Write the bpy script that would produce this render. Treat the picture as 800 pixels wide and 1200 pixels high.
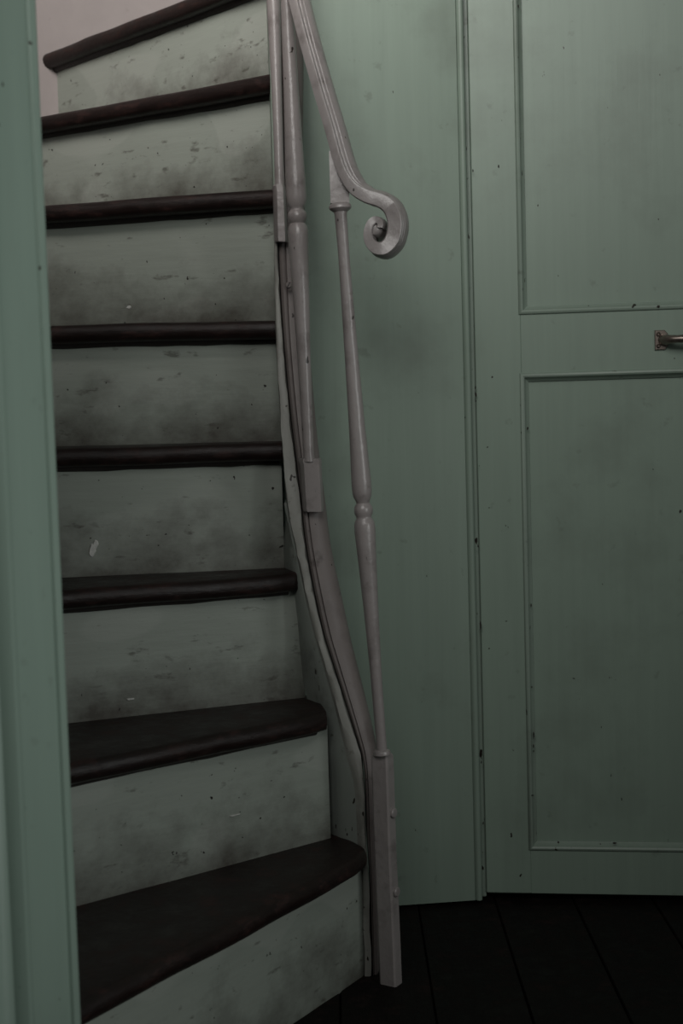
import bpy, math, random
from mathutils import Vector, Matrix, noise

random.seed(7)
for o in list(bpy.data.objects):
    bpy.data.objects.remove(o, do_unlink=True)
scene = bpy.context.scene
C = scene.collection

# ------------------------------------------------------------------ camera
EYE = 0.7735
FPX = 1667.0                                  # focal length in pixels of the 800 x 1200 frame
dn = Vector((626, 21622, FPX)).normalized()   # plumb direction in camera axes (right, down, forward)
ay = (Vector((0, 0, 1)) - dn * dn.z).normalized()
az = -dn
ax = ay.cross(az)
cam_d = bpy.data.cameras.new('camera')
cam_d.sensor_fit = 'VERTICAL'
cam_d.sensor_height = 36.0
cam_d.sensor_width = 24.0
cam_d.lens = 36.0 * FPX / 1200.0
cam_d.clip_start = 0.02
cam_d.dof.use_dof = True
cam_d.dof.focus_distance = 2.0
cam_d.dof.aperture_fstop = 6.3
cam = bpy.data.objects.new('camera', cam_d)
C.objects.link(cam)
R = Matrix((ax, ay, az))                      # camera axes (right, down, forward) -> world
right, down, fwd = R @ Vector((1, 0, 0)), R @ Vector((0, 1, 0)), R @ Vector((0, 0, 1))
m = Matrix((right, -down, -fwd)).transposed().to_4x4()
m.translation = Vector((0, 0, EYE))
cam.matrix_world = m
scene.camera = cam

# ------------------------------------------------------------------ light
scene.view_settings.view_transform = 'Standard'
scene.view_settings.look = 'None'
scene.view_settings.exposure = 0.0
scene.view_settings.gamma = 1.0
scene.view_settings.use_curve_mapping = False
world = bpy.data.worlds.new('stairwell_air')
scene.world = world
world.use_nodes = True
world.node_tree.nodes['Background'].inputs['Color'].default_value = (0.92, 1.0, 0.98, 1)
world.node_tree.nodes['Background'].inputs['Strength'].default_value = 0.042


def area_light(name, loc, target, sx, sy, power, col, spread=180):
    d = bpy.data.lights.new(name, 'AREA')
    d.shape = 'RECTANGLE'
    d.size, d.size_y = sx, sy
    d.energy = power
    d.color = col
    d.spread = math.radians(spread)
    o = bpy.data.objects.new(name, d)
    C.objects.link(o)
    o.location = loc
    o.rotation_euler = (Vector(target) - Vector(loc)).to_track_quat('-Z', 'Y').to_euler()
    return o


# the landing window one floor up: soft daylight falling down the well
area_light('landing_window_light', (-0.40, 1.36, 1.98), (-0.38, 2.45, 1.70), 0.6, 0.5, 5.6, (1.0, 0.93, 0.89), 92)
# the passage the viewer stands in: a high window behind, plus an added fill lamp on the right, brightening leaf and low risers
area_light('passage_window_light', (-0.20, -0.10, 2.15), (0.15, 2.1, 1.86), 1.3, 1.1, 8.9, (1.0, 0.985, 0.955), 92)
area_light('side_fill_light', (1.25, 0.35, 0.95), (-0.35, 1.25, 0.60), 0.7, 0.8, 2.25, (0.97, 1.0, 0.98), 80)

# ------------------------------------------------------------------ projection helpers (metric layout survey)


def at_y(px, py, y):
    r = R @ Vector((px - 400, py - 600, FPX))
    return Vector((0, 0, EYE)) + r * (y / r.y)


# ------------------------------------------------------------------ materials
def new_mat(name):
    mt = bpy.data.materials.new(name)
    mt.use_nodes = True
    nt = mt.node_tree
    return mt, nt, nt.nodes['Principled BSDF']


def nnode(nt, t, **kw):
    n = nt.nodes.new(t)
    for k, v in kw.items():
        setattr(n, k, v)
    return n


def ramp(nt, fac, stops):
    r = nnode(nt, 'ShaderNodeValToRGB')
    while len(r.color_ramp.elements) < len(stops):
        r.color_ramp.elements.new(0.5)
    for e, (p, c) in zip(r.color_ramp.elements, stops):
        e.position = p
        e.color = (c, c, c, 1) if isinstance(c, (int, float)) else (*c, 1)
    nt.links.new(fac, r.inputs[0])
    return r.outputs[0]


def noise_tex(nt, vec, scale, detail=4, rough=0.55):
    n = nnode(nt, 'ShaderNodeTexNoise')
    n.inputs['Scale'].default_value = scale
    n.inputs['Detail'].default_value = detail
    n.inputs['Roughness'].default_value = rough
    nt.links.new(vec, n.inputs['Vector'])
    return n.outputs['Fac']


def mapping(nt, vec, scale, loc=(0, 0, 0)):
    n = nnode(nt, 'ShaderNodeMapping')
    n.inputs['Scale'].default_value = scale
    n.inputs['Location'].default_value = loc
    nt.links.new(vec, n.inputs['Vector'])
    return n.outputs['Vector']


def mix(nt, fac, a, b, mode='MIX'):
    n = nnode(nt, 'ShaderNodeMix', data_type='RGBA', blend_type=mode)
    for sock, v in ((n.inputs[0], fac), (n.inputs[6], a), (n.inputs[7], b)):
        if isinstance(v, bpy.types.NodeSocket):
            nt.links.new(v, sock)
        elif isinstance(v, tuple):
            sock.default_value = (*v, 1)
        else:
            sock.default_value = v
    return n.outputs[2]


def math_n(nt, op, a, b):
    n = nnode(nt, 'ShaderNodeMath', operation=op)
    for sock, v in zip(n.inputs, (a, b)):
        if isinstance(v, bpy.types.NodeSocket):
            nt.links.new(v, sock)
        else:
            sock.default_value = v
    return n.outputs[0]


def bump(nt, bsdf, height, strength, dist):
    b = nnode(nt, 'ShaderNodeBump')
    b.inputs['Strength'].default_value = strength
    b.inputs['Distance'].default_value = dist
    nt.links.new(height, b.inputs['Height'])
    nt.links.new(b.outputs[0], bsdf.inputs['Normal'])


def paint(name, base, dirt=(0.05, 0.04, 0.033), streak=(120, 120, 5), dirt_amt=0.35, chip=0.70,
          rough=0.42, spec=0.4, bumpy=0.15, dirt_scale=5.0):
    """old brushed oil paint: brush streaks, blotchy soiling, small chips down to the wood"""
    mt, nt, b = new_mat(name)
    tc = nnode(nt, 'ShaderNodeNewGeometry').outputs['Position']
    st = noise_tex(nt, mapping(nt, tc, streak), 1.0, 5, 0.6)
    c = mix(nt, ramp(nt, st, [(0.3, 0.0), (0.75, 1.0)]), tuple(v * 0.955 for v in base), tuple(v * 1.035 for v in base))
    bl = noise_tex(nt, tc, dirt_scale, 6, 0.62)
    c = mix(nt, math_n(nt, 'MULTIPLY', ramp(nt, bl, [(0.52, 0.0), (0.78, 1.0)]), dirt_amt), c, dirt)
    sm = noise_tex(nt, mapping(nt, tc, (1, 1, 1), (3, 1, 7)), 38, 3, 0.6)
    c = mix(nt, math_n(nt, 'MULTIPLY', ramp(nt, sm, [(0.66, 0.0), (0.74, 1.0)]), dirt_amt * 0.8), c, dirt)
    ch = noise_tex(nt, mapping(nt, tc, (1, 1, 0.6), (11, 5, 2)), 90, 2, 0.5)
    c = mix(nt, ramp(nt, ch, [(chip, 0.0), (chip + 0.015, 1.0)]), c, (0.018, 0.012, 0.009))
    nt.links.new(c, b.inputs['Base Color'])
    b.inputs['Roughness'].default_value = rough
    b.inputs['Specular IOR Level'].default_value = spec
    bump(nt, b, math_n(nt, 'ADD', st, math_n(nt, 'MULTIPLY', bl, 0.8)), bumpy, 0.002)
    return mt


GREEN = (0.232, 0.300, 0.246)
M_door = paint('green_door_paint', GREEN, streak=(80, 80, 4), dirt_amt=0.26, chip=0.765)
M_wallpanel = paint('green_panel_paint', (0.228, 0.294, 0.242), streak=(70, 70, 3), dirt_amt=0.30, chip=0.77)
M_leaf = paint('green_leaf_paint', (0.225, 0.300, 0.252), streak=(60, 60, 4), dirt_amt=0.15, chip=0.75)
M_bead = paint('green_bead_paint', (0.238, 0.300, 0.250), streak=(60, 60, 10), dirt_amt=0.5, chip=0.70)
M_string = paint('string_green_paint', (0.25, 0.275, 0.25), streak=(40, 40, 14), dirt_amt=0.75, chip=0.70, bumpy=0.5,
                 dirt_scale=11)
M_strip = paint('string_edge_paint', (0.275, 0.277, 0.252), streak=(40, 40, 14), dirt_amt=0.75, chip=0.69, bumpy=0.5,
                dirt_scale=16)
M_grey = paint('rail_grey_paint', (0.272, 0.248, 0.242), dirt=(0.06, 0.045, 0.04), streak=(50, 50, 30), dirt_amt=0.6,
               chip=0.725, rough=0.31, spec=0.6, bumpy=0.6, dirt_scale=26)
M_face = paint('string_face_paint', (0.180, 0.157, 0.150), dirt=(0.045, 0.034, 0.029), streak=(60, 60, 10), dirt_amt=0.65,
               chip=0.735, rough=0.5, bumpy=0.25, dirt_scale=12)
M_plaster = paint('pink_plaster', (0.30, 0.275, 0.268), dirt=(0.16, 0.13, 0.12), streak=(30, 30, 30), dirt_amt=0.25, chip=0.82,
                  rough=0.8, spec=0.2, bumpy=0.3)


def riser_paint():
    mt, nt, b = new_mat('riser_paint')
    pos = nnode(nt, 'ShaderNodeNewGeometry').outputs['Position']
    uv = nnode(nt, 'ShaderNodeUVMap').outputs['UV']
    sep = nnode(nt, 'ShaderNodeSeparateXYZ')
    nt.links.new(uv, sep.inputs[0])
    v = sep.outputs['Y']
    st = noise_tex(nt, mapping(nt, pos, (14, 14, 130)), 1.0, 5, 0.6)
    c = mix(nt, ramp(nt, st, [(0.3, 0.0), (0.75, 1.0)]), (0.262, 0.292, 0.256), (0.282, 0.314, 0.276))
    # touched-up patches
    pt = noise_tex(nt, mapping(nt, pos, (5, 5, 9), (2.3, 0.4, 1.1)), 1.0, 1, 0.4)
    c = mix(nt, ramp(nt, pt, [(0.56, 0.0), (0.585, 0.55)]), c, (0.325, 0.352, 0.315))
    dirt = (0.042, 0.033, 0.026)
    # kick marks: blotches that crowd the foot of the board, ragged in outline
    bl = noise_tex(nt, mapping(nt, pos, (10, 10, 12)), 1.0, 8, 0.68)
    low = math_n(nt, 'SUBTRACT', 0.80, math_n(nt, 'MULTIPLY', v, 1.25))
    k = math_n(nt, 'ADD', low, math_n(nt, 'MULTIPLY', math_n(nt, 'SUBTRACT', bl, 0.5), 1.9))
    c = mix(nt, math_n(nt, 'MULTIPLY', ramp(nt, k, [(0.08, 0.0), (1.0, 1.0)]), 0.88), c, dirt)
    sc = noise_tex(nt, mapping(nt, pos, (26, 26, 70), (5, 2, 1)), 1.0, 4, 0.6)
    c = mix(nt, math_n(nt, 'MULTIPLY', ramp(nt, sc, [(0.63, 0.0), (0.72, 1.0)]), 0.6), c, dirt)
    sp = noise_tex(nt, mapping(nt, pos, (110, 110, 110), (1, 4, 9)), 1.0, 2, 0.5)
    c = mix(nt, ramp(nt, sp, [(0.735, 0.0), (0.75, 1.0)]), c, (0.012, 0.009, 0.007))
    nt.links.new(c, b.inputs['Base Color'])
    b.inputs['Roughness'].default_value = 0.5
    b.inputs['Specular IOR Level'].default_value = 0.35
    bump(nt, b, math_n(nt, 'ADD', math_n(nt, 'MULTIPLY', st, 0.6), bl), 0.35, 0.002)
    return mt


def wood(name, a, bcol, axis=(8, 60, 60), rough=0.4, spec=0.5):
    mt, nt, b = new_mat(name)
    pos = nnode(nt, 'ShaderNodeNewGeometry').outputs['Position']
    g = noise_tex(nt, mapping(nt, pos, axis), 1.0, 6, 0.65)
    c = mix(nt, ramp(nt, g, [(0.3, 0.0), (0.75, 1.0)]), a, bcol)
    w = noise_tex(nt, mapping(nt, pos, (26, 26, 60), (4, 4, 4)), 1.0, 7, 0.72)
    c = mix(nt, math_n(nt, 'MULTIPLY', ramp(nt, w, [(0.52, 0.0), (0.74, 1.0)]), 0.7), c, (bcol[0] * 3.2 + 0.006, bcol[1] * 2.6 + 0.003, bcol[2] * 2.6 + 0.003))
    nt.links.new(c, b.inputs['Base Color'])
    nt.links.new(ramp(nt, w, [(0.3, rough - 0.1), (0.8, rough + 0.25)]), b.inputs['Roughness'])
    b.inputs['Specular IOR Level'].default_value = spec
    bump(nt, b, math_n(nt, 'ADD', g, w), 0.5, 0.003)
    return mt


def plain(name, col, rough=0.5, metal=0.0, spec=0.5):
    mt, nt, b = new_mat(name)
    pos = nnode(nt, 'ShaderNodeNewGeometry').outputs['Position']
    n = noise_tex(nt, pos, 160, 4, 0.6)
    c = mix(nt, ramp(nt, n, [(0.3, 0.0), (0.8, 1.0)]), tuple(v * 0.75 for v in col), tuple(min(1, v * 1.2) for v in col))
    nt.links.new(c, b.inputs['Base Color'])
    b.inputs['Roughness'].default_value = rough
    b.inputs['Metallic'].default_value = metal
    b.inputs['Specular IOR Level'].default_value = spec
    return mt


M_riser = riser_paint()
M_tread = wood('dark_tread_wood', (0.008, 0.0048, 0.0042), (0.016, 0.0085, 0.007), (10, 10, 60), 0.42, 0.35)
M_under = plain('dark_moulding', (0.022, 0.018, 0.016), 0.6)  # plain near-black colour for the cove strips and the screw slot
M_floor = wood('dark_floor_wood', (0.0035, 0.0026, 0.0023), (0.0065, 0.0045, 0.0038), (60, 6, 60), 0.6, 0.15)
M_sub = plain('subfloor_dark', (0.003, 0.0025, 0.002), 0.8, 0.0, 0.1)
M_bronze = plain('aged_bronze', (0.24, 0.20, 0.175), 0.36, 0.85)
M_flake = plain('bare_plaster_flake', (0.55, 0.55, 0.52), 0.8)


# ------------------------------------------------------------------ mesh helpers
def link_mesh(name, verts, faces, mat, parent=None, sharp=35, uvs=None):
    me = bpy.data.meshes.new(name)
    me.from_pydata([tuple(v) for v in verts], [], faces)
    me.validate()
    if uvs is not None:
        uvl = me.uv_layers.new(name='UVMap')
        for lp in me.loops:
            uvl.data[lp.index].uv = uvs[lp.vertex_index]
    import bmesh
    bm = bmesh.new()
    bm.from_mesh(me)
    bmesh.ops.recalc_face_normals(bm, faces=bm.faces)
    bm.to_mesh(me)
    bm.free()
    for p in me.polygons:
        p.use_smooth = True
    me.set_sharp_from_angle(angle=math.radians(sharp))
    me.materials.append(mat)
    o = bpy.data.objects.new(name, me)
    C.objects.link(o)
    if parent:
        o.parent = parent
    return o


def empty(name, loc, label=None, cat=None, kind=None):
    o = bpy.data.objects.new(name, None)
    o.empty_display_size = 0.1
    C.objects.link(o)
    o.location = loc
    bpy.context.view_layer.update()
    if label:
        o['label'] = label
    if cat:
        o['category'] = cat
    if kind:
        o['kind'] = kind
    return o


def attach(o, parent):
    """parent keeping the world placement (parents are unrotated empties)"""
    o.parent = parent
    o.matrix_parent_inverse = parent.matrix_world.inverted() if parent.type == 'EMPTY' else Matrix()
    return o


def loft(rings, closed=True, cap=True):
    n = len(rings[0])
    verts = [v for r in rings for v in r]
    faces = []
    for i in range(len(rings) - 1):
        for j in range(n if closed else n - 1):
            k = (j + 1) % n
            faces.append((i * n + j, i * n + k, (i + 1) * n + k, (i + 1) * n + j))
    if cap:
        faces.append(tuple(range(n - 1, -1, -1)))
        faces.append(tuple((len(rings) - 1) * n + j for j in range(n)))
    return verts, faces


def spline(pts, per=6):
    """Catmull-Rom through vectors"""
    pts = [Vector(p) for p in pts]
    out = []
    for i in range(len(pts) - 1):
        p0 = pts[max(i - 1, 0)]
        p1, p2 = pts[i], pts[i + 1]
        p3 = pts[min(i + 2, len(pts) - 1)]
        for k in range(per):
            t = k / per
            out.append(0.5 * ((2 * p1) + (p2 - p0) * t + (2 * p0 - 5 * p1 + 4 * p2 - p3) * t * t +
                              (3 * p1 - p0 - 3 * p2 + p3) * t ** 3))
    out.append(pts[-1])
    return out


def box_verts(x0, x1, y0, y1, z0, z1, bev=0.0):
    """box with chamfered vertical and horizontal edges on every side"""
    b = bev
    if b <= 0:
        v = [(x, y, z) for z in (z0, z1) for x, y in ((x0, y0), (x1, y0), (x1, y1), (x0, y1))]
        return loft([v[:4], v[4:]])

    def ring(i, z):
        return [(x0 + i + b, y0 + i, z), (x1 - i - b, y0 + i, z), (x1 - i, y0 + i + b, z), (x1 - i, y1 - i - b, z),
                (x1 - i - b, y1 - i, z), (x0 + i + b, y1 - i, z), (x0 + i, y1 - i - b, z), (x0 + i, y0 + i + b, z)]
    return loft([ring(b * 0.7, z0), ring(0, z0 + b), ring(0, z1 - b), ring(b * 0.7, z1)])


def lathe(p0, p1, prof, seg=20):
    """prof: (t along p0->p1, radius)"""
    p0, p1 = Vector(p0), Vector(p1)
    d = (p1 - p0).normalized()
    u = d.cross(Vector((0, 1, 0))).normalized()
    w = d.cross(u)
    rings = []
    for t, r in prof:
        c = p0.lerp(p1, t)
        rings.append([c + u * (r * math.cos(a)) + w * (r * math.sin(a)) for a in [2 * math.pi * k / seg for k in range(seg)]])
    return loft(rings)


# ------------------------------------------------------------------ setting: floor
floor = link_mesh('floor', *box_verts(-1.6, 1.7, -0.6, 3.1, -0.06, -0.020), M_sub)
floor['kind'] = 'structure'
plank_v = box_verts(-0.0595, 0.0595, -1.85, 1.85, -0.019, 0.0, 0.0025)
plank_me = None
for i in range(27):
    x = -1.52 + i * 0.12
    if plank_me is None:
        o = link_mesh('plank', *plank_v, M_floor)
        plank_me = o.data
    else:
        o = bpy.data.objects.new('plank', plank_me)
        C.objects.link(o)
    o.location = (x, 1.25, random.uniform(-0.0016, 0.0))
    o.parent = floor

# ------------------------------------------------------------------ setting: partition wall and door
DX, DY, DM = 0.203, 2.146, -0.13              # door plane: y = DY + DM (x - DX)
ddir = Vector((1, DM, 0)).normalized()
dnor = Vector((DM, -1, 0)).normalized()       # towards the viewer


def frame(o, origin, u, n):
    o.matrix_world = Matrix((
        (u.x, n.x, 0, origin.x), (u.y, n.y, 0, origin.y), (0, 0, 1, origin.z), (0, 0, 0, 1)))


def flat_part(name, u0, u1, n0, n1, z0, z1, mat, parent, bev=0.0012):
    return link_mesh(name, *box_verts(u0, u1, n0, n1, z0, z1, bev), mat, parent, 20)


def moulding_ring(u0, u1, z0, z1, prof):
    """prof: (inset from the outer rectangle, height n); mitred frame"""
    rings = []
    for s, n in prof:
        rings.append([(u0 + s, n, z0 + s), (u1 - s, n, z0 + s), (u1 - s, n, z1 - s), (u0 + s, n, z1 - s)])
    return loft(rings, True, False)


DW = 0.66
door = empty('door_1', (DX, DY, 0), kind='structure')
frame(door, Vector((DX, DY, 0)), ddir, dnor)
door['label'] = 'pale green two-panel door with bronze pull handle, right of staircase'
bpy.context.view_layer.update()
UP0, UP1 = 0.073, DW - 0.073
Z_LOW0, Z_LOW1, Z_UP0, Z_UP1 = 0.083, 0.806, 0.899, 1.86
flat_part('stile', 0.004, UP0, -0.030, 0.0, 0.012, 1.95, M_door, door)
flat_part('stile', UP1, DW, -0.030, 0.0, 0.012, 1.95, M_door, door)
for z0, z1 in ((0.012, Z_LOW0), (Z_LOW1, Z_UP0), (Z_UP1, 1.95)):
    flat_part('rail', UP0 - 0.0005, UP1 + 0.0005, -0.030, -0.0004, z0, z1, M_door, door, 0.0006)
for z0, z1 in ((Z_LOW0, Z_LOW1), (Z_UP0, Z_UP1)):
    flat_part('panel', UP0 - 0.004, UP1 + 0.004, -0.024, -0.0095, z0 - 0.004, z1 + 0.004, M_door, door)
    link_mesh('moulding', *moulding_ring(UP0, UP1, z0, z1, [
        (-0.0035, -0.001), (-0.0030, 0.0010), (-0.0014, 0.0028), (0.0010, 0.0036), (0.0034, 0.0024), (0.0046, -0.001), (0.0060, -0.0030),
        (0.0082, -0.0058), (0.0092, -0.0064), (0.0096, -0.0100)]), M_bead, door)

# bronze pull handle on the lock rail
hz = 0.8515
handle = empty('handle', (0, 0, 0))
handle.parent = door
handle['label'] = 'aged bronze horizontal pull handle'
for s, u in ((1, 0.277), (-1, 0.407)):
    prof2 = [(-0.009, -0.0145), (0.006, -0.0145), (0.0105, -0.009), (0.0105, 0.009), (0.006, 0.0145), (-0.009, 0.0145)]
    r0 = [(u + s * a, 0.0005, hz + b) for a, b in prof2]
    r1 = [(u + s * a * 0.97, 0.0028, hz + b * 0.97) for a, b in prof2]
    r2 = [(u + s * a * 0.9, 0.0036, hz + b * 0.93) for a, b in prof2]
    link_mesh('plate', *loft([r0, r1, r2]), M_bronze, handle)
    for dz in (-0.0085, 0.0085):
        cu = u - s * 0.0035
        rr = []
        for rad, n in ((0.0036, 0.003), (0.0034, 0.0046), (0.0024, 0.0052), (0.0010, 0.0038)):
            rr.append([(cu + rad * math.cos(t), n, hz + dz + rad * math.sin(t)) for t in [k * math.pi / 6 for k in range(12)]])
        link_mesh('screw', *loft(rr), M_bronze, handle)
path = [(0.281, 0.002, hz), (0.283, 0.009, hz), (0.288, 0.017, hz), (0.298, 0.0225, hz), (0.314, 0.025, hz), (0.342, 0.026, hz)]
rads = [0.0085, 0.0082, 0.0066, 0.0056, 0.0062, 0.0068]
path = path + [(0.684 - a, b, c) for a, b, c in path[-2::-1]]
rads = rads + rads[-2::-1]
pp = spline([Vector((*p,)) for p in path], 4)
rp = [rads[min(int(i / 4), len(rads) - 1)] * (1 - (i % 4) / 4) + rads[min(int(i / 4) + 1, len(rads) - 1)] * ((i % 4) / 4) for i in range(len(pp))]
rings = []
for i, p in enumerate(pp):
    t = (pp[min(i + 1, len(pp) - 1)] - pp[max(i - 1, 0)]).normalized()
    w = Vector((0, 0, 1))
    s_ = t.cross(w).normalized()
    rings.append([p + s_ * (rp[i] * math.cos(a)) + w * (rp[i] * math.sin(a)) for a in [k * math.pi / 7 for k in range(14)]])
link_mesh('bar', *loft(rings), M_bronze, handle)

# partition: panel board left of the door (slightly turned), lining above and right of the door
wall = empty('wall_back', (0, 2.13, 0), kind='structure')
wall['label'] = 'pale green boarded partition behind the stair railing'
p_l, p_r = Vector((-0.085, 2.105, 0)), Vector((0.2045, 2.138, 0))
pu = (p_r - p_l).normalized()
pn = Vector((pu.y, -pu.x, 0))
PL = (p_r - p_l).length
pb = empty('board_panel', (0, 0, 0))
attach(pb, wall)
frame(pb, p_l, pu, pn)
bpy.context.view_layer.update()
# board face with the bead worked on its right edge, swept upwards
prof = [(0.0, -0.03), (0.0, 0.0), (PL - 0.0165, 0.0), (PL - 0.0155, -0.0025), (PL - 0.0145, -0.0005), (PL - 0.0125, 0.0020),
        (PL - 0.0095, 0.0030), (PL - 0.0065, 0.0020), (PL - 0.0045, -0.0015), (PL - 0.0042, -0.03)]
link_mesh('board', *loft([[(u, n, z) for u, n in prof] for z in (0.004, 0.7, 1.4, 2.6)]), M_wallpanel, pb, 50)
jb = empty('door_lining', (0, 0, 0))
attach(jb, wall)
frame(jb, Vector((DX, DY, 0)), ddir, dnor)
bpy.context.view_layer.update()
flat_part('head_board', -0.004, DW + 0.01, -0.03, 0.0, 1.955, 2.6, M_wallpanel, jb)
flat_part('side_board', DW + 0.005, DW + 0.75, -0.03, 0.0, 0.004, 2.6, M_wallpanel, jb)
flat_part('rebate', -0.003, DW + 0.012, -0.05, -0.0315, 0.002, 2.0, M_wallpanel, jb)
flat_part('stop_bead', -0.012, 0.0035, -0.030, -0.0045, 0.004, 1.954, M_bead, jb)

# ------------------------------------------------------------------ setting: curved stair wall
WC = Vector((-0.02, 1.98, 0))
WR = 0.897
verts, faces = [], []
N = 60
zs = [-0.02, 0.8, 1.6, 2.4, 3.2]
for rad in (WR, WR + 0.08):
    for i in range(N + 1):
        a = math.radians(238 - (238 - 62) * i / N)
        for z in zs:
            verts.append((WC.x + rad * math.cos(a), WC.y + rad * math.sin(a), z))
nz = len(zs)
base = (N + 1) * nz
for s in range(2):
    for i in range(N):
        for k in range(nz - 1):
            q = [s * base + i * nz + k, s * base + (i + 1) * nz + k, s * base + (i + 1) * nz + k + 1, s * base + i * nz + k + 1]
            faces.append(tuple(q))
for k in range(nz - 1):
    for i in (0, N):
        faces.append((i * nz + k, i * nz + k + 1, base + i * nz + k + 1, base + i * nz + k))
for i in range(N):
    for k in (0, nz - 1):
        faces.append((i * nz + k, (i + 1) * nz + k, base + (i + 1) * nz + k, base + i * nz + k))
wl = link_mesh('wall_left', verts, faces, M_plaster)
wl['kind'] = 'structure'
wl['label'] = 'curved pinkish plaster wall rising around the stairs'

# ------------------------------------------------------------------ setting: open door leaf in the foreground
LE = Vector((-0.2475, 1.25, 0))                      # free edge of the leaf
lu = Vector((-0.50, -0.866, 0)).normalized()         # runs back towards the hinge, near left
ln = Vector((0.866, -0.50, 0)).normalized()
leaf = empty('door_2', (0, 0, 0), kind='structure')
leaf['label'] = 'green door leaf standing open at left edge, close to viewer'
frame(leaf, LE, lu, ln)
bpy.context.view_layer.update()
LW = 0.66
# stile with a rounded edge bead
prof = [(0.0, -0.036), (0.0, -0.004), (0.0015, -0.001), (0.005, 0.0005), (0.0110, 0.0), (0.0125, -0.0028), (0.0160, -0.0030), (0.0180, 0.0),
        (0.066, 0.0), (0.066, -0.036)]
link_mesh('stile', *loft([[(u, n, z) for u, n in prof] for z in (0.012, 0.7, 1.4, 2.02)]), M_leaf, leaf, 25)
flat_part('stile', LW - 0.07, LW, -0.036, 0.0, 0.012, 2.02, M_leaf, leaf)
for z0, z1 in ((0.012, 0.115), (1.90, 2.02)):
    flat_part('rail', 0.0655, LW - 0.0695, -0.036, -0.0004, z0, z1, M_leaf, leaf, 0.0006)
flat_part('panel', 0.062, LW - 0.066, -0.028, -0.013, 0.112, 1.904, M_leaf, leaf)
link_mesh('moulding', *moulding_ring(0.066, LW - 0.07, 0.115, 1.90, [
    (-0.002, -0.001), (-0.001, 0.003), (0.002, 0.005), (0.007, 0.005), (0.010, 0.002), (0.013, -0.006), (0.020, -0.010), (0.028, -0.012),
    (0.030, -0.0145)]), M_leaf, leaf)

# ------------------------------------------------------------------ staircase
stairs = empty('winding_staircase', (-0.3, 1.7, 0),
               'narrow winding staircase with dark worn treads and scuffed green risers', 'staircase')

# nosing line of each step: left and right survey point with its distance
NOSE = [((100, 1175), 1.387, (434, 998), 1.842),
        ((89, 895), 1.642, (384, 836), 1.874),
        ((79, 692), 1.836, (346, 672), 1.951),
        ((70, 524.5), 1.955, (331, 518), 1.998),
        ((63, 377), 2.045, (324, 374), 2.030),
        ((57, 241), 2.140, (323, 219), 2.050),
        ((52, 131), 2.355, (321, 86), 2.105),
        ((50, 62), 2.716, (208, 0), 2.395)]
lines = []
for (a, ya, b, yb) in NOSE:
    lines.append([at_y(*a, ya), at_y(*b, yb)])
# top step in view runs on to the string
d = lines[7][1] - lines[7][0]
lines[7][1] = lines[7][0] + d * ((-0.075 - lines[7][0].x) / d.x)
lines[7][1].z = lines[7][0].z = 1.44
lines[6][0].z = lines[6][1].z = 0.5 * (lines[6][0].z + lines[6][1].z)
lines.append([Vector((-0.26, 2.84, 1.62)), Vector((-0.070, 2.135, 1.62))])     # the next one, round the bend


def to_wall(p, dirv, rad):
    """distance along dirv from p to the stair wall circle"""
    q = Vector((p.x - WC.x, p.y - WC.y))
    dd = Vector((dirv.x, dirv.y)).normalized()
    bq = q.dot(dd)
    return -bq + math.sqrt(max(0, bq * bq - q.length_squared + rad * rad))


ends = []
for L_, R_ in lines:
    dv = Vector((L_.x - R_.x, L_.y - R_.y, 0)).normalized()
    t = to_wall(R_, dv, WR - 0.002)
    Lw = R_ + dv * t
    Lw.z = L_.z + (L_.z - R_.z) * ((Lw - L_).length / max((L_ - R_).length, 1e-3)) * 0.0
    ends.append((Lw, R_.copy(), Vector((dv.y, -dv.x, 0)) if dv.x * 0 + 1 else None))

# back direction (away from the climber's side) is perpendicular to the nosing
TH, OVER = 0.027, 0.026
backs = []
for Lw, R_, _ in ends:
    dv = Vector((R_.x - Lw.x, R_.y - Lw.y, 0)).normalized()
    backs.append(Vector((-dv.y, dv.x, 0)))


def wob(p, s, amp):
    return noise.noise(Vector(p) * s) * amp


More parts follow.
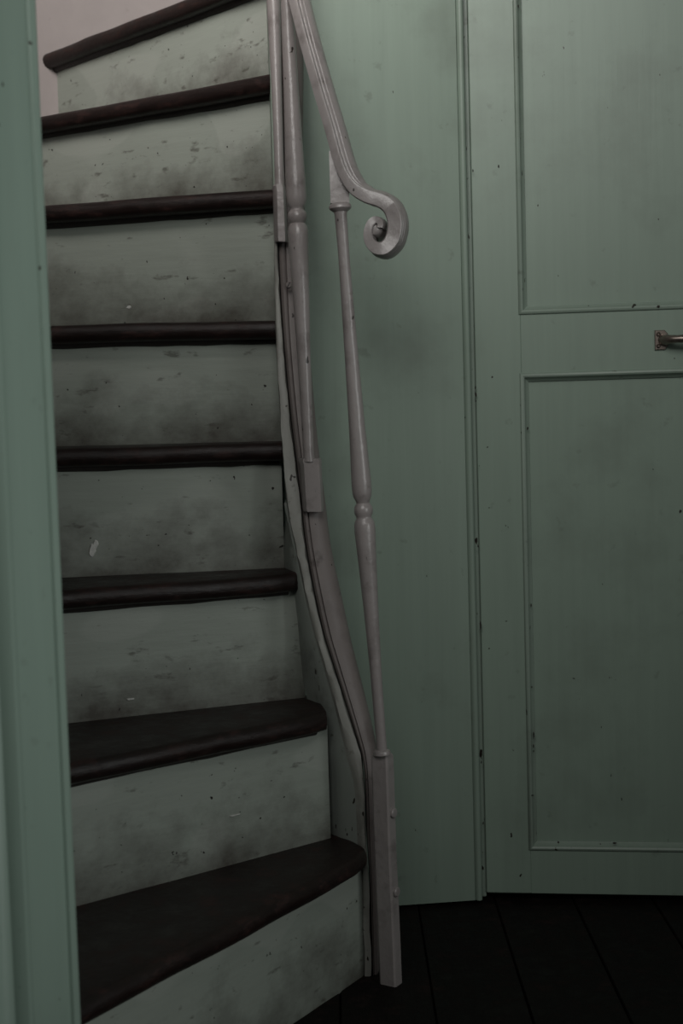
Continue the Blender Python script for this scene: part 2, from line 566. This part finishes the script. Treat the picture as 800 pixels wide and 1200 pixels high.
for i in range(len(ends)):
    Lw, R_, _ = ends[i]
    bk = backs[i]
    if i + 1 < len(ends):
        nd = (ends[i + 1][1] - ends[i + 1][0]).normalized()
        nL, nR = ends[i + 1][0] + backs[i + 1] * (OVER + 0.012), ends[i + 1][1] + nd * (0.035 if i < 3 else 0.0) + backs[i + 1] * (OVER + 0.012)
    else:
        nL, nR = Lw + bk * 0.30, R_ + bk * 0.06
    seg = 24
    rings = []
    for k in range(seg + 1):
        t = k / seg
        f = Lw.lerp(R_, t)
        b_ = nL.lerp(nR, t)
        z = f.z
        dirb = Vector((b_.x - f.x, b_.y - f.y, 0))
        ln_ = dirb.length
        dirb.normalize()
        # ease the end of the nosing round
        ee = max(0.0, (t - 0.965) / 0.035) if i < 3 else 0.0
        sh = 0.010 * (1 - math.sqrt(max(0.0, 1 - ee * ee)))
        wv = wob((f.x, f.y, z), 14, 0.0022) - 0.0010 + sh
        wz = wob((f.x + 5, f.y, z), 9, 0.0018)
        prof = []
        for u, h in ((ln_, 0.0), (0.045, 0.0), (0.012, -0.0006), (0.006, -0.0022), (0.002, -0.0062), (0.0, -0.012), (0.001, -0.018),
                     (0.004, -0.0235), (0.009, -0.0265), (0.016, -TH), (ln_, -TH)):
            uu = u + (wv if u < 0.03 else 0)
            hh = h + (wz if u < 0.06 else 0)
            prof.append(Vector((f.x + dirb.x * uu, f.y + dirb.y * uu, z + hh)))
        rings.append(prof)
    o = link_mesh('tread', *loft(rings), M_tread, None, 40)
    attach(o, stairs)

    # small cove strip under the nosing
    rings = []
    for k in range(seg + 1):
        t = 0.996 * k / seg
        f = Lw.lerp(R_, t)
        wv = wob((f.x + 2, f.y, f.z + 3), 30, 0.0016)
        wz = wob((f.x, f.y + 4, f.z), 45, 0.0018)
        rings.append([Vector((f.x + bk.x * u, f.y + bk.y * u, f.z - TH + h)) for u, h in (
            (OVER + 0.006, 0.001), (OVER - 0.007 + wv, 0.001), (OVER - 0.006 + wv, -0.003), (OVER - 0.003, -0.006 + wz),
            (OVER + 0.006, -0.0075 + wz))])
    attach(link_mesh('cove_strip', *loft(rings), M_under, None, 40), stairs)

    # riser under this tread
    zb = (ends[i - 1][0].z, ends[i - 1][1].z) if i else (0.0, 0.0)
    rv, rf, ruv = [], [], []
    nu, nv = 24, 8
    for side in range(2):
        for a in range(nu + 1):
            for b in range(nv + 1):
                t, v = a / nu, b / nv
                f = Lw.lerp(R_ + (R_ - Lw).normalized() * (0.018 if i < 3 else 0.0), t)
                z0 = zb[0] + (zb[1] - zb[0]) * t
                z1 = f.z - TH + 0.004
                off = OVER + (0.018 if side else wob((f.x * 2, f.y * 2, z0 + v * 0.18), 7, 0.0016))
                rv.append(Vector((f.x + bk.x * off, f.y + bk.y * off, z0 - 0.002 + (z1 - z0 + 0.002) * v)))
                ruv.append((t, v))
    st = (nu + 1) * (nv + 1)
    for s in range(2):
        for a in range(nu):
            for b in range(nv):
                q = [s * st + a * (nv + 1) + b, s * st + (a + 1) * (nv + 1) + b, s * st + (a + 1) * (nv + 1) + b + 1, s * st + a * (nv + 1) + b + 1]
                rf.append(tuple(q))
    rim = [a * (nv + 1) for a in range(nu + 1)] + [nu * (nv + 1) + b for b in range(1, nv + 1)] + \
          [a * (nv + 1) + nv for a in range(nu - 1, -1, -1)] + [b for b in range(nv - 1, 0, -1)]
    for j in range(len(rim)):
        p, q = rim[j], rim[(j + 1) % len(rim)]
        rf.append((p, q, q + st, p + st))
    o = link_mesh('riser', rv, rf, M_riser, None, 40, ruv)
    attach(o, stairs)

# ---- string board winding around the well: survey of its front edge (row: left, groove, right)
S = [(-160, 303, 308, 345, 2.10), (-60, 309, 314.5, 350, 2.085), (0, 313, 318.5, 352, 2.075), (72, 317, 322, 355, 2.06), (133, 319.5, 324.5, 354.5, 2.05),
     (187, 321, 326, 354, 2.04), (250, 321, 326, 357, 2.03), (300, 321, 326.5, 360.5, 2.02), (367, 322, 330, 361.5, 2.01),
     (420, 324, 334, 363.5, 2.0), (487, 328, 340.5, 369, 1.985), (540, 331.5, 347, 374.5, 1.975), (590, 336, 353, 381, 1.965),
     (620, 342, 356, 384.5, 1.96), (652, 349, 360.5, 389.5, 1.955), (700, 359, 369.5, 400, 1.94), (742, 369.5, 379, 409, 1.93),
     (768, 377, 387, 415, 1.92), (815, 391, 402, 427, 1.905), (866, 404.5, 418, 439, 1.89), (890, 411, 424.5, 442, 1.882),
     (922, 420, 428, 442.5, 1.872), (990, 424, 430.5, 443, 1.868), (1050, 424.5, 434, 443.5, 1.868), (1145, 427, 437, 444.5, 1.868)]
cols = [[at_y(r[k], r[0], r[4]) for r in S] for k in (1, 2, 3)]
PER = 5
Ls, Gs, Rs = [spline(c, PER) for c in cols]
rows = [0 + i / PER for i in range(len(Ls))]


def s_row(i):
    f = min(int(rows[i]), len(S) - 2)
    t = rows[i] - f
    return S[f][0] * (1 - t) + S[f + 1][0] * t


def cheek(y):
    tab = [(-999, 0.0), (600, 0.0), (650, 0.018), (760, 0.031), (900, 0.045), (1004, 0.045), (1024, 0.004), (2000, 0.004)]
    for (a, p), (b, q) in zip(tab, tab[1:]):
        if a <= y <= b:
            return p + (q - p) * (y - a) / (b - a)
    return 0.0


strip_r, face_r = [], []
for i in range(len(Ls)):
    L_, G_, R_ = Ls[i], Gs[i], Rs[i]
    y = s_row(i)
    ck = cheek(y)
    w1 = wob(L_, 55, 0.0022)
    bb = 0.085
    # light moulded edge strip (left half) with its back
    e = 0.0016
    strip_r.append([L_ + Vector((-ck, bb * 0.8, 0)), L_ + Vector((-0.04 * ck, 0.004, 0)), L_ + Vector((0.001 + w1, 0.0, 0)),
                    L_.lerp(G_, 0.5) + Vector((0, -0.0012, 0)), G_ + Vector((-0.0022 + w1, 0.0, 0)), G_ + Vector((-0.0012, 0.010, 0)),
                    G_ + Vector((-0.0012, bb, 0))])
    # grey face on the well side: narrow bead, quirk, broad gently rounded face
    wd = R_ - G_
    face_r.append([G_ + Vector((-0.0004, bb, 0)), G_ + Vector((0.0, 0.009, 0)), G_ + wd * 0.05 + Vector((0, 0.0035, 0)),
                   G_ + wd * 0.12 + Vector((0, 0.0015, 0)), G_ + wd * 0.20 + Vector((0, 0.003, 0)), G_ + wd * 0.23 + Vector((0, 0.0065, 0)),
                   G_ + wd * 0.27 + Vector((0, 0.0035, 0)), G_ + wd * 0.5 + Vector((0, 0.004, 0)), G_ + wd * 0.75 + Vector((0, 0.008, 0)),
                   G_ + wd * 0.92 + Vector((0, 0.014, 0)), R_ + Vector((0, 0.024, 0)), R_ + Vector((-0.004, bb, 0))])
attach(link_mesh('string_edge', *loft(strip_r), M_strip, None, 50), stairs)
attach(link_mesh('string_face', *loft(face_r), M_face, None, 50), stairs)
# inner cheek of the string beside the lowest steps
ir = []
for i in range(len(Ls)):
    y = s_row(i)
    if y < 590:
        continue
    L_ = Ls[i] + Vector((-0.0006, 0.0005, 0))
    A = L_ + Vector((-cheek(y) - 0.001, 0.070, 0))
    ir.append([L_ + Vector((0.0, 0.006, 0)), L_ + Vector((-0.0035, 0.0075, 0)), L_.lerp(A, 0.55) + Vector((-0.003, -0.002, 0)), A + Vector((-0.003, 0, 0)), A + Vector((0.004, 0.004, 0)),
               L_ + Vector((0.004, 0.012, 0))])
attach(link_mesh('string_cheek', *loft(ir), M_string, None, 50), stairs)
# screw in the string face
c = at_y(338, 334, 2.005)
rr = []
for rad, n in ((0.0046, 0.004), (0.0044, -0.0012), (0.0034, -0.0024), (0.0010, -0.0024)):
    rr.append([c + Vector((rad * math.cos(t), n, rad * math.sin(t))) for t in [k * math.pi / 6 for k in range(12)]])
sc_ = link_mesh('screw', *loft(rr), M_face)
attach(sc_, stairs)
link_mesh('slot', *box_verts(-0.0045, 0.0045, -0.0004, 0.001, -0.0005, 0.0005), M_under, None)
sl = bpy.data.objects['slot']
sl.location = c + Vector((0, -0.0025, 0))
sl.rotation_euler = (0, math.radians(-55), 0)
attach(sl, stairs)


# ------------------------------------------------------------------ railing
rail = empty('stair_railing', (0.045, 1.84, 0),
             'grey painted iron railing with slim turned balusters and scrolled handrail end', 'railing')


def px(n, y=2.0):
    return n * y / FPX


def baluster(bot, ybot, top, ytop, hw, y0, y1):
    """hw: rows (pixel row, half width in px) surveyed between row y0 (bottom) and y1 (top)"""
    p0, p1 = at_y(*bot, ybot), at_y(*top, ytop)
    prof = sorted([((r - y0) / (y1 - y0), px(w, ybot)) for r, w in hw])
    o = link_mesh('baluster', *lathe(p0, p1, prof), M_grey, None, 40)
    return attach(o, rail), p0, p1


P_POST = [(884, 10.5), (882, 10.5), (879.5, 9.5), (878, 6.4), (862, 6.2), (784, 6.9), (705, 9), (652, 11), (620, 12.4), (611, 12.2), (606, 10.8), (603.5, 9), (601, 9.2),
          (598, 10.7), (594, 11), (590, 10.5), (587, 8.6), (585.5, 7.8), (583, 8.4), (578, 10.6), (572, 11.6), (560, 11.6), (540, 11), (500, 9.6), (410, 8), (300, 6.6), (252, 7.2),
          (248, 8), (246, 11), (244, 13), (241, 13), (239, 11.5), (238, 10)]
b1, q0, q1 = baluster((447.5, 882), 1.835, (397.5, 230), 1.845, P_POST, 882, 230)
# straighten the long lower taper bow: the shaft follows the surveyed lean, top flange block under the rail
fl = []
for (py, l, r, dep) in ((239, 387, 409, 0.008), (228, 387, 409, 0.008), (205, 386, 404, 0.008), (178, 385.5, 392, 0.006)):
    a, b_ = at_y(l, py, 1.854), at_y(r, py, 1.854)
    fl.append([a + Vector((0, -dep, 0)), b_ + Vector((0, -dep, 0)), b_ + Vector((0, dep, 0)), a + Vector((0, dep, 0))])
o = link_mesh('top_flange', *loft(fl), M_grey, None)
o.parent = b1
o.matrix_parent_inverse = b1.matrix_world.inverted()

# foot post: square bar turned a little, bolted to the string
foot = []
for (py, cx, s) in ((1154, 458, 1.0), (1100, 456.0, 1.0), (1000, 451.5, 1.0), (905, 448.5, 1.0), (887, 448, 0.98), (883, 448, 0.85)):
    c = at_y(cx, py, 1.842)
    a = math.radians(-32)
    hw_, hd = 0.0125 * s, 0.0095 * s
    pts = []
    for sx, sy in ((-1, -0.8), (-0.8, -1), (0.8, -1), (1, -0.8), (1, 0.8), (0.8, 1), (-0.8, 1), (-1, 0.8)):
        x, y = sx * hw_, sy * hd
        pts.append(c + Vector((x * math.cos(a) - y * math.sin(a), x * math.sin(a) + y * math.cos(a), 0)))
    if py == 1154:
        for p in pts:
            p.z = 0.0
    foot.append(pts)
fp = attach(link_mesh('foot_post', *loft(foot), M_grey, None, 30), rail)
for (bx, by) in ((450, 951), (453.5, 1043)):
    d = Vector((0.848, -0.53, 0)).normalized()
    c = at_y(bx, by, 1.842) + d * 0.0125
    side = Vector((d.y, -d.x, 0))
    rr = []
    for rad, h in ((0.0068, -0.004), (0.0068, 0.0028), (0.0056, 0.0042), (0.002, 0.0046)):
        rr.append([c + d * h + side * (rad * math.cos(t)) + Vector((0, 0, rad * math.sin(t))) for t in [k * math.pi / 6 + 0.2 for k in range(12)]])
    o = link_mesh('bolt', *loft(rr), M_grey, None, 30)
    o.parent = fp

# second baluster with its socket on the string face
P_B = [(541, 7), (530, 6.2), (480, 6.8), (400, 8.2), (330, 10), (300, 11), (272, 12), (266, 12), (261, 10.6), (258, 8.8), (255.5, 10), (252, 11.2), (248, 11.3),
       (245, 10.4), (242.5, 8.2), (241, 8.0), (239, 9), (234, 11.2), (226, 11.8), (205, 11.5), (150, 10), (100, 8.6), (0, 7.2), (-105, 6.8), (-110, 12), (-116, 12)]
b2, _, _ = baluster((362, 541), 1.955, (330.5, -116), 1.965, P_B, 541, -116)
P_A = [(220, 5.6), (187, 5.4), (88, 6.2), (0, 8.2), (-50, 11), (-58, 9), (-66, 11), (-72, 8), (-90, 11), (-200, 8), (-420, 6.5)]
b3, _, _ = baluster((328, 222), 2.015, (306, -420), 2.05, P_A, 222, -420)


def socket(quad, y, dep, par):
    """quad rows: (row, left, right)"""
    rr_ = []
    for py, l, r in quad:
        a, b_ = at_y(l, py, y), at_y(r, py, y)
        rr_.append([a + Vector((-0.003, dep, 0)), a + Vector((-0.001, -dep * 0.4, 0)), a + Vector((0.004, -dep, 0)), b_ + Vector((-0.003, -dep, 0)),
                    b_ + Vector((0, -dep * 0.5, 0)), b_ + Vector((0, dep, 0))])
    o = link_mesh('socket', *loft(rr_), M_grey, None, 30)
    o.parent = par
    return o


socket(((599, 357, 378.5), (596, 356, 379), (545, 353, 376.5), (540, 351.5, 376.5), (537, 352.5, 375.5)), 1.962, 0.012, b2)
socket(((284, 324, 336.5), (282, 323, 337), (223, 321.5, 334.5), (219, 320.5, 334), (217, 321.5, 333)), 2.018, 0.011, b3)

# handrail and its scroll: moulded bar swept along the surveyed line
hp = [(309, -230, 2.00), (322, -100, 1.955), (332, -45, 1.93), (342, 0, 1.905), (353.5, 45, 1.885), (371, 107, 1.865), (383.5, 149, 1.852), (393.5, 185, 1.842), (402, 206, 1.836),
      (413, 221, 1.832), (428, 230, 1.83), (443, 234.5, 1.828), (454.5, 242, 1.826), (460.5, 254, 1.825), (461.5, 267, 1.825), (458, 281, 1.825),
      (449.5, 290, 1.825), (439.5, 290, 1.825), (432.5, 283, 1.825), (430.5, 272, 1.825), (434, 261.5, 1.825), (440, 257.5, 1.825), (445, 261, 1.825), (444.5, 266.5, 1.825)]
path = spline([at_y(a, b, y) for a, b, y in hp], 8)
hts = [0.0062] * 9 + [0.0072, 0.0082, 0.0086, 0.0092, 0.0095, 0.0095, 0.0093, 0.0086, 0.0075, 0.0062, 0.0055, 0.0050, 0.0046, 0.0042, 0.0036]
lean = [0.50] * 9 + [0.46, 0.40, 0.34, 0.30, 0.28, 0.27, 0.26, 0.25, 0.25, 0.25, 0.25, 0.25, 0.25, 0.25, 0.25]
ridge = [1.0] * 11 + [0.9, 0.8, 0.7, 0.6, 0.5, 0.4, 0.3, 0.2, 0.1, 0.1, 0.1, 0.1, 0.1]


def lerp_tab(tab, i, per):
    f = min(int(i / per), len(tab) - 2)
    return tab[f] + (tab[f + 1] - tab[f]) * (i / per - f)


# across the outer face: quirk, small bead, groove, broad rounded back, groove, edge bead  (b, rise in metres)
PRO = [(-1.0, -0.0014), (-0.96, 0.0004), (-0.86, 0.0012), (-0.76, 0.0006), (-0.70, -0.0018), (-0.62, -0.0018), (-0.56, 0.0010), (-0.44, 0.0026), (-0.32, 0.0016),
       (-0.26, -0.0010), (-0.18, -0.0010), (-0.12, 0.0016), (0.10, 0.0042), (0.40, 0.0050), (0.70, 0.0036), (0.92, 0.0006), (1.0, -0.0022)]
rings = []
n_p = len(path)
for i, p in enumerate(path):
    t = (path[min(i + 1, n_p - 1)] - path[max(i - 1, 0)]).normalized()
    lx = lerp_tab(lean, i, 8)
    bi = Vector((lx, math.sqrt(1 - lx * lx), 0.0))
    bi = (bi - t * bi.dot(t)).normalized()
    nn = -bi.cross(t).normalized()           # outer side of the bend
    h = lerp_tab(hts, i, 8)
    rg = lerp_tab(ridge, i, 8)
    W = 0.019 if i < 128 else 0.019 - 0.006 * (i - 128) / (n_p - 128)
    pr = [(b_, h + r_ * rg) for b_, r_ in PRO] + [(1.0, -h * 0.7), (0.85, -h), (-0.88, -h), (-1.0, -h * 0.8)]
    rings.append([p + bi * (b_ * W + W) + nn * n_ for b_, n_ in pr])
hr = attach(link_mesh('handrail', *loft(rings), M_grey, None, 28), rail)
# rolled eye of the scroll
eye = at_y(438.5, 268, 1.829)
rr = []
for rad, dy in ((0.0135, 0.032), (0.0105, 0.014), (0.0085, 0.004), (0.0072, 0.0008), (0.004, -0.0008), (0.001, -0.0010)):
    rr.append([eye + Vector((rad * math.cos(a) + 0.25 * dy, dy, rad * math.sin(a))) for a in [k * math.pi / 9 for k in range(18)]])
o = link_mesh('scroll_eye', *loft(rr), M_grey, None, 40)
o.parent = hr

# ------------------------------------------------------------------ small flakes and crumbs


def flake(name, c, u, v, w, h, n, mat, parent):
    pts0, pts1 = [], []
    for k in range(9):
        a = 2 * math.pi * k / 9
        r = random.uniform(0.65, 1.1)
        q = u * (w * r * math.cos(a)) + v * (h * r * math.sin(a))
        pts0.append(c + q)
        pts1.append(c + q * 0.8 + n)
    o = link_mesh(name, *loft([pts0, pts1]), mat)
    if parent:
        attach(o, parent)
    return o


def on_riser(i, pxx, pyy):
    Lw, R_ = ends[i][0] + backs[i] * OVER, ends[i][1] + backs[i] * OVER
    r = R @ Vector((pxx - 400, pyy - 600, FPX))
    o0 = Vector((0, 0, EYE))
    return o0 + r * ((Lw - o0).dot(backs[i]) / r.dot(backs[i]))


for (i, x, y, w, h) in ((3, 108, 646, 0.0055, 0.013), (3, 112, 638, 0.0045, 0.008), (4, 151, 360, 0.004, 0.0025), (2, 153, 819, 0.007, 0.0016), (1, 275, 955, 0.010, 0.001)):
    c = on_riser(i, x, y)
    u = (ends[i][1] - ends[i][0]).normalized()
    flake('paint_chip', c, u, Vector((0.15, 0, 1)), w, h, -backs[i] * 0.0018, M_flake, stairs)


# chips knocked out of the paint along the beads, down to the dark wood
M_dark = plain('bare_dark_wood', (0.016, 0.011, 0.008), 0.8)


def on_plane(pxx, pyy, org, nrm):
    r = R @ Vector((pxx - 400, pyy - 600, FPX))
    o0 = Vector((0, 0, EYE))
    return o0 + r * ((org - o0).dot(nrm) / r.dot(nrm))


d_org = Vector((DX, DY, 0)) + dnor * 0.0002
for (x, y, w, h) in ((571, 524, 0.0012, 0.0012), (573, 595, 0.001, 0.001), (584, 195, 0.0012, 0.0025), (573, 760, 0.0016, 0.0014), (593, 728, 0.002, 0.0008),
                     (790, 420, 0.001, 0.001), (765, 550, 0.0012, 0.0012)):
    c = on_plane(x, y, d_org, dnor)
    c = Vector(((c - Vector((DX, DY, 0))).dot(ddir), 0.0001, c.z))
    o = flake('paint_chip', c, Vector((1, 0, 0)), Vector((0, 0, 1)), w, h, Vector((0, 0.0003, 0)), M_dark, None)
    o.parent = door
for (x, y, w, h) in ((607, 7, 0.001, 0.003), (618, 502, 0.0016, 0.003), (622, 709, 0.001, 0.003), (623, 805, 0.001, 0.0022), (625, 862, 0.0012, 0.006), (625, 874, 0.0011, 0.003),
                     (625, 880, 0.0011, 0.002), (624, 932, 0.0022, 0.0012), (720, 988, 0.004, 0.0014)):
    c = on_plane(x, y, d_org + dnor * 0.0028, dnor)
    c = Vector(((c - Vector((DX, DY, 0))).dot(ddir), 0.0030, c.z))
    o = flake('paint_chip', c, Vector((1, 0, 0)), Vector((0, 0, 1)), w, h, Vector((0, 0.0006, 0)), M_dark, None)
    o.parent = door
for (x, y, w, h) in ((557, 454, 0.0013, 0.0025), (557.5, 462, 0.0016, 0.004), (557.5, 470, 0.0010, 0.0018), (554, 200, 0.0010, 0.0025), (560, 640, 0.0013, 0.0025), (561.5, 546, 0.0008, 0.001),
                     (563, 733, 0.0014, 0.008), (564, 893, 0.0010, 0.003), (566, 965, 0.0012, 0.003)):
    c = on_plane(x, y, p_r + pn * 0.003, pn)
    c = Vector(((c - p_l).dot(pu), 0.0026, c.z))
    o = flake('paint_chip', c, Vector((1, 0, 0)), Vector((0, 0, 1)), w, h, Vector((0, 0.0008, 0)), M_dark, None)
    o.parent = pb
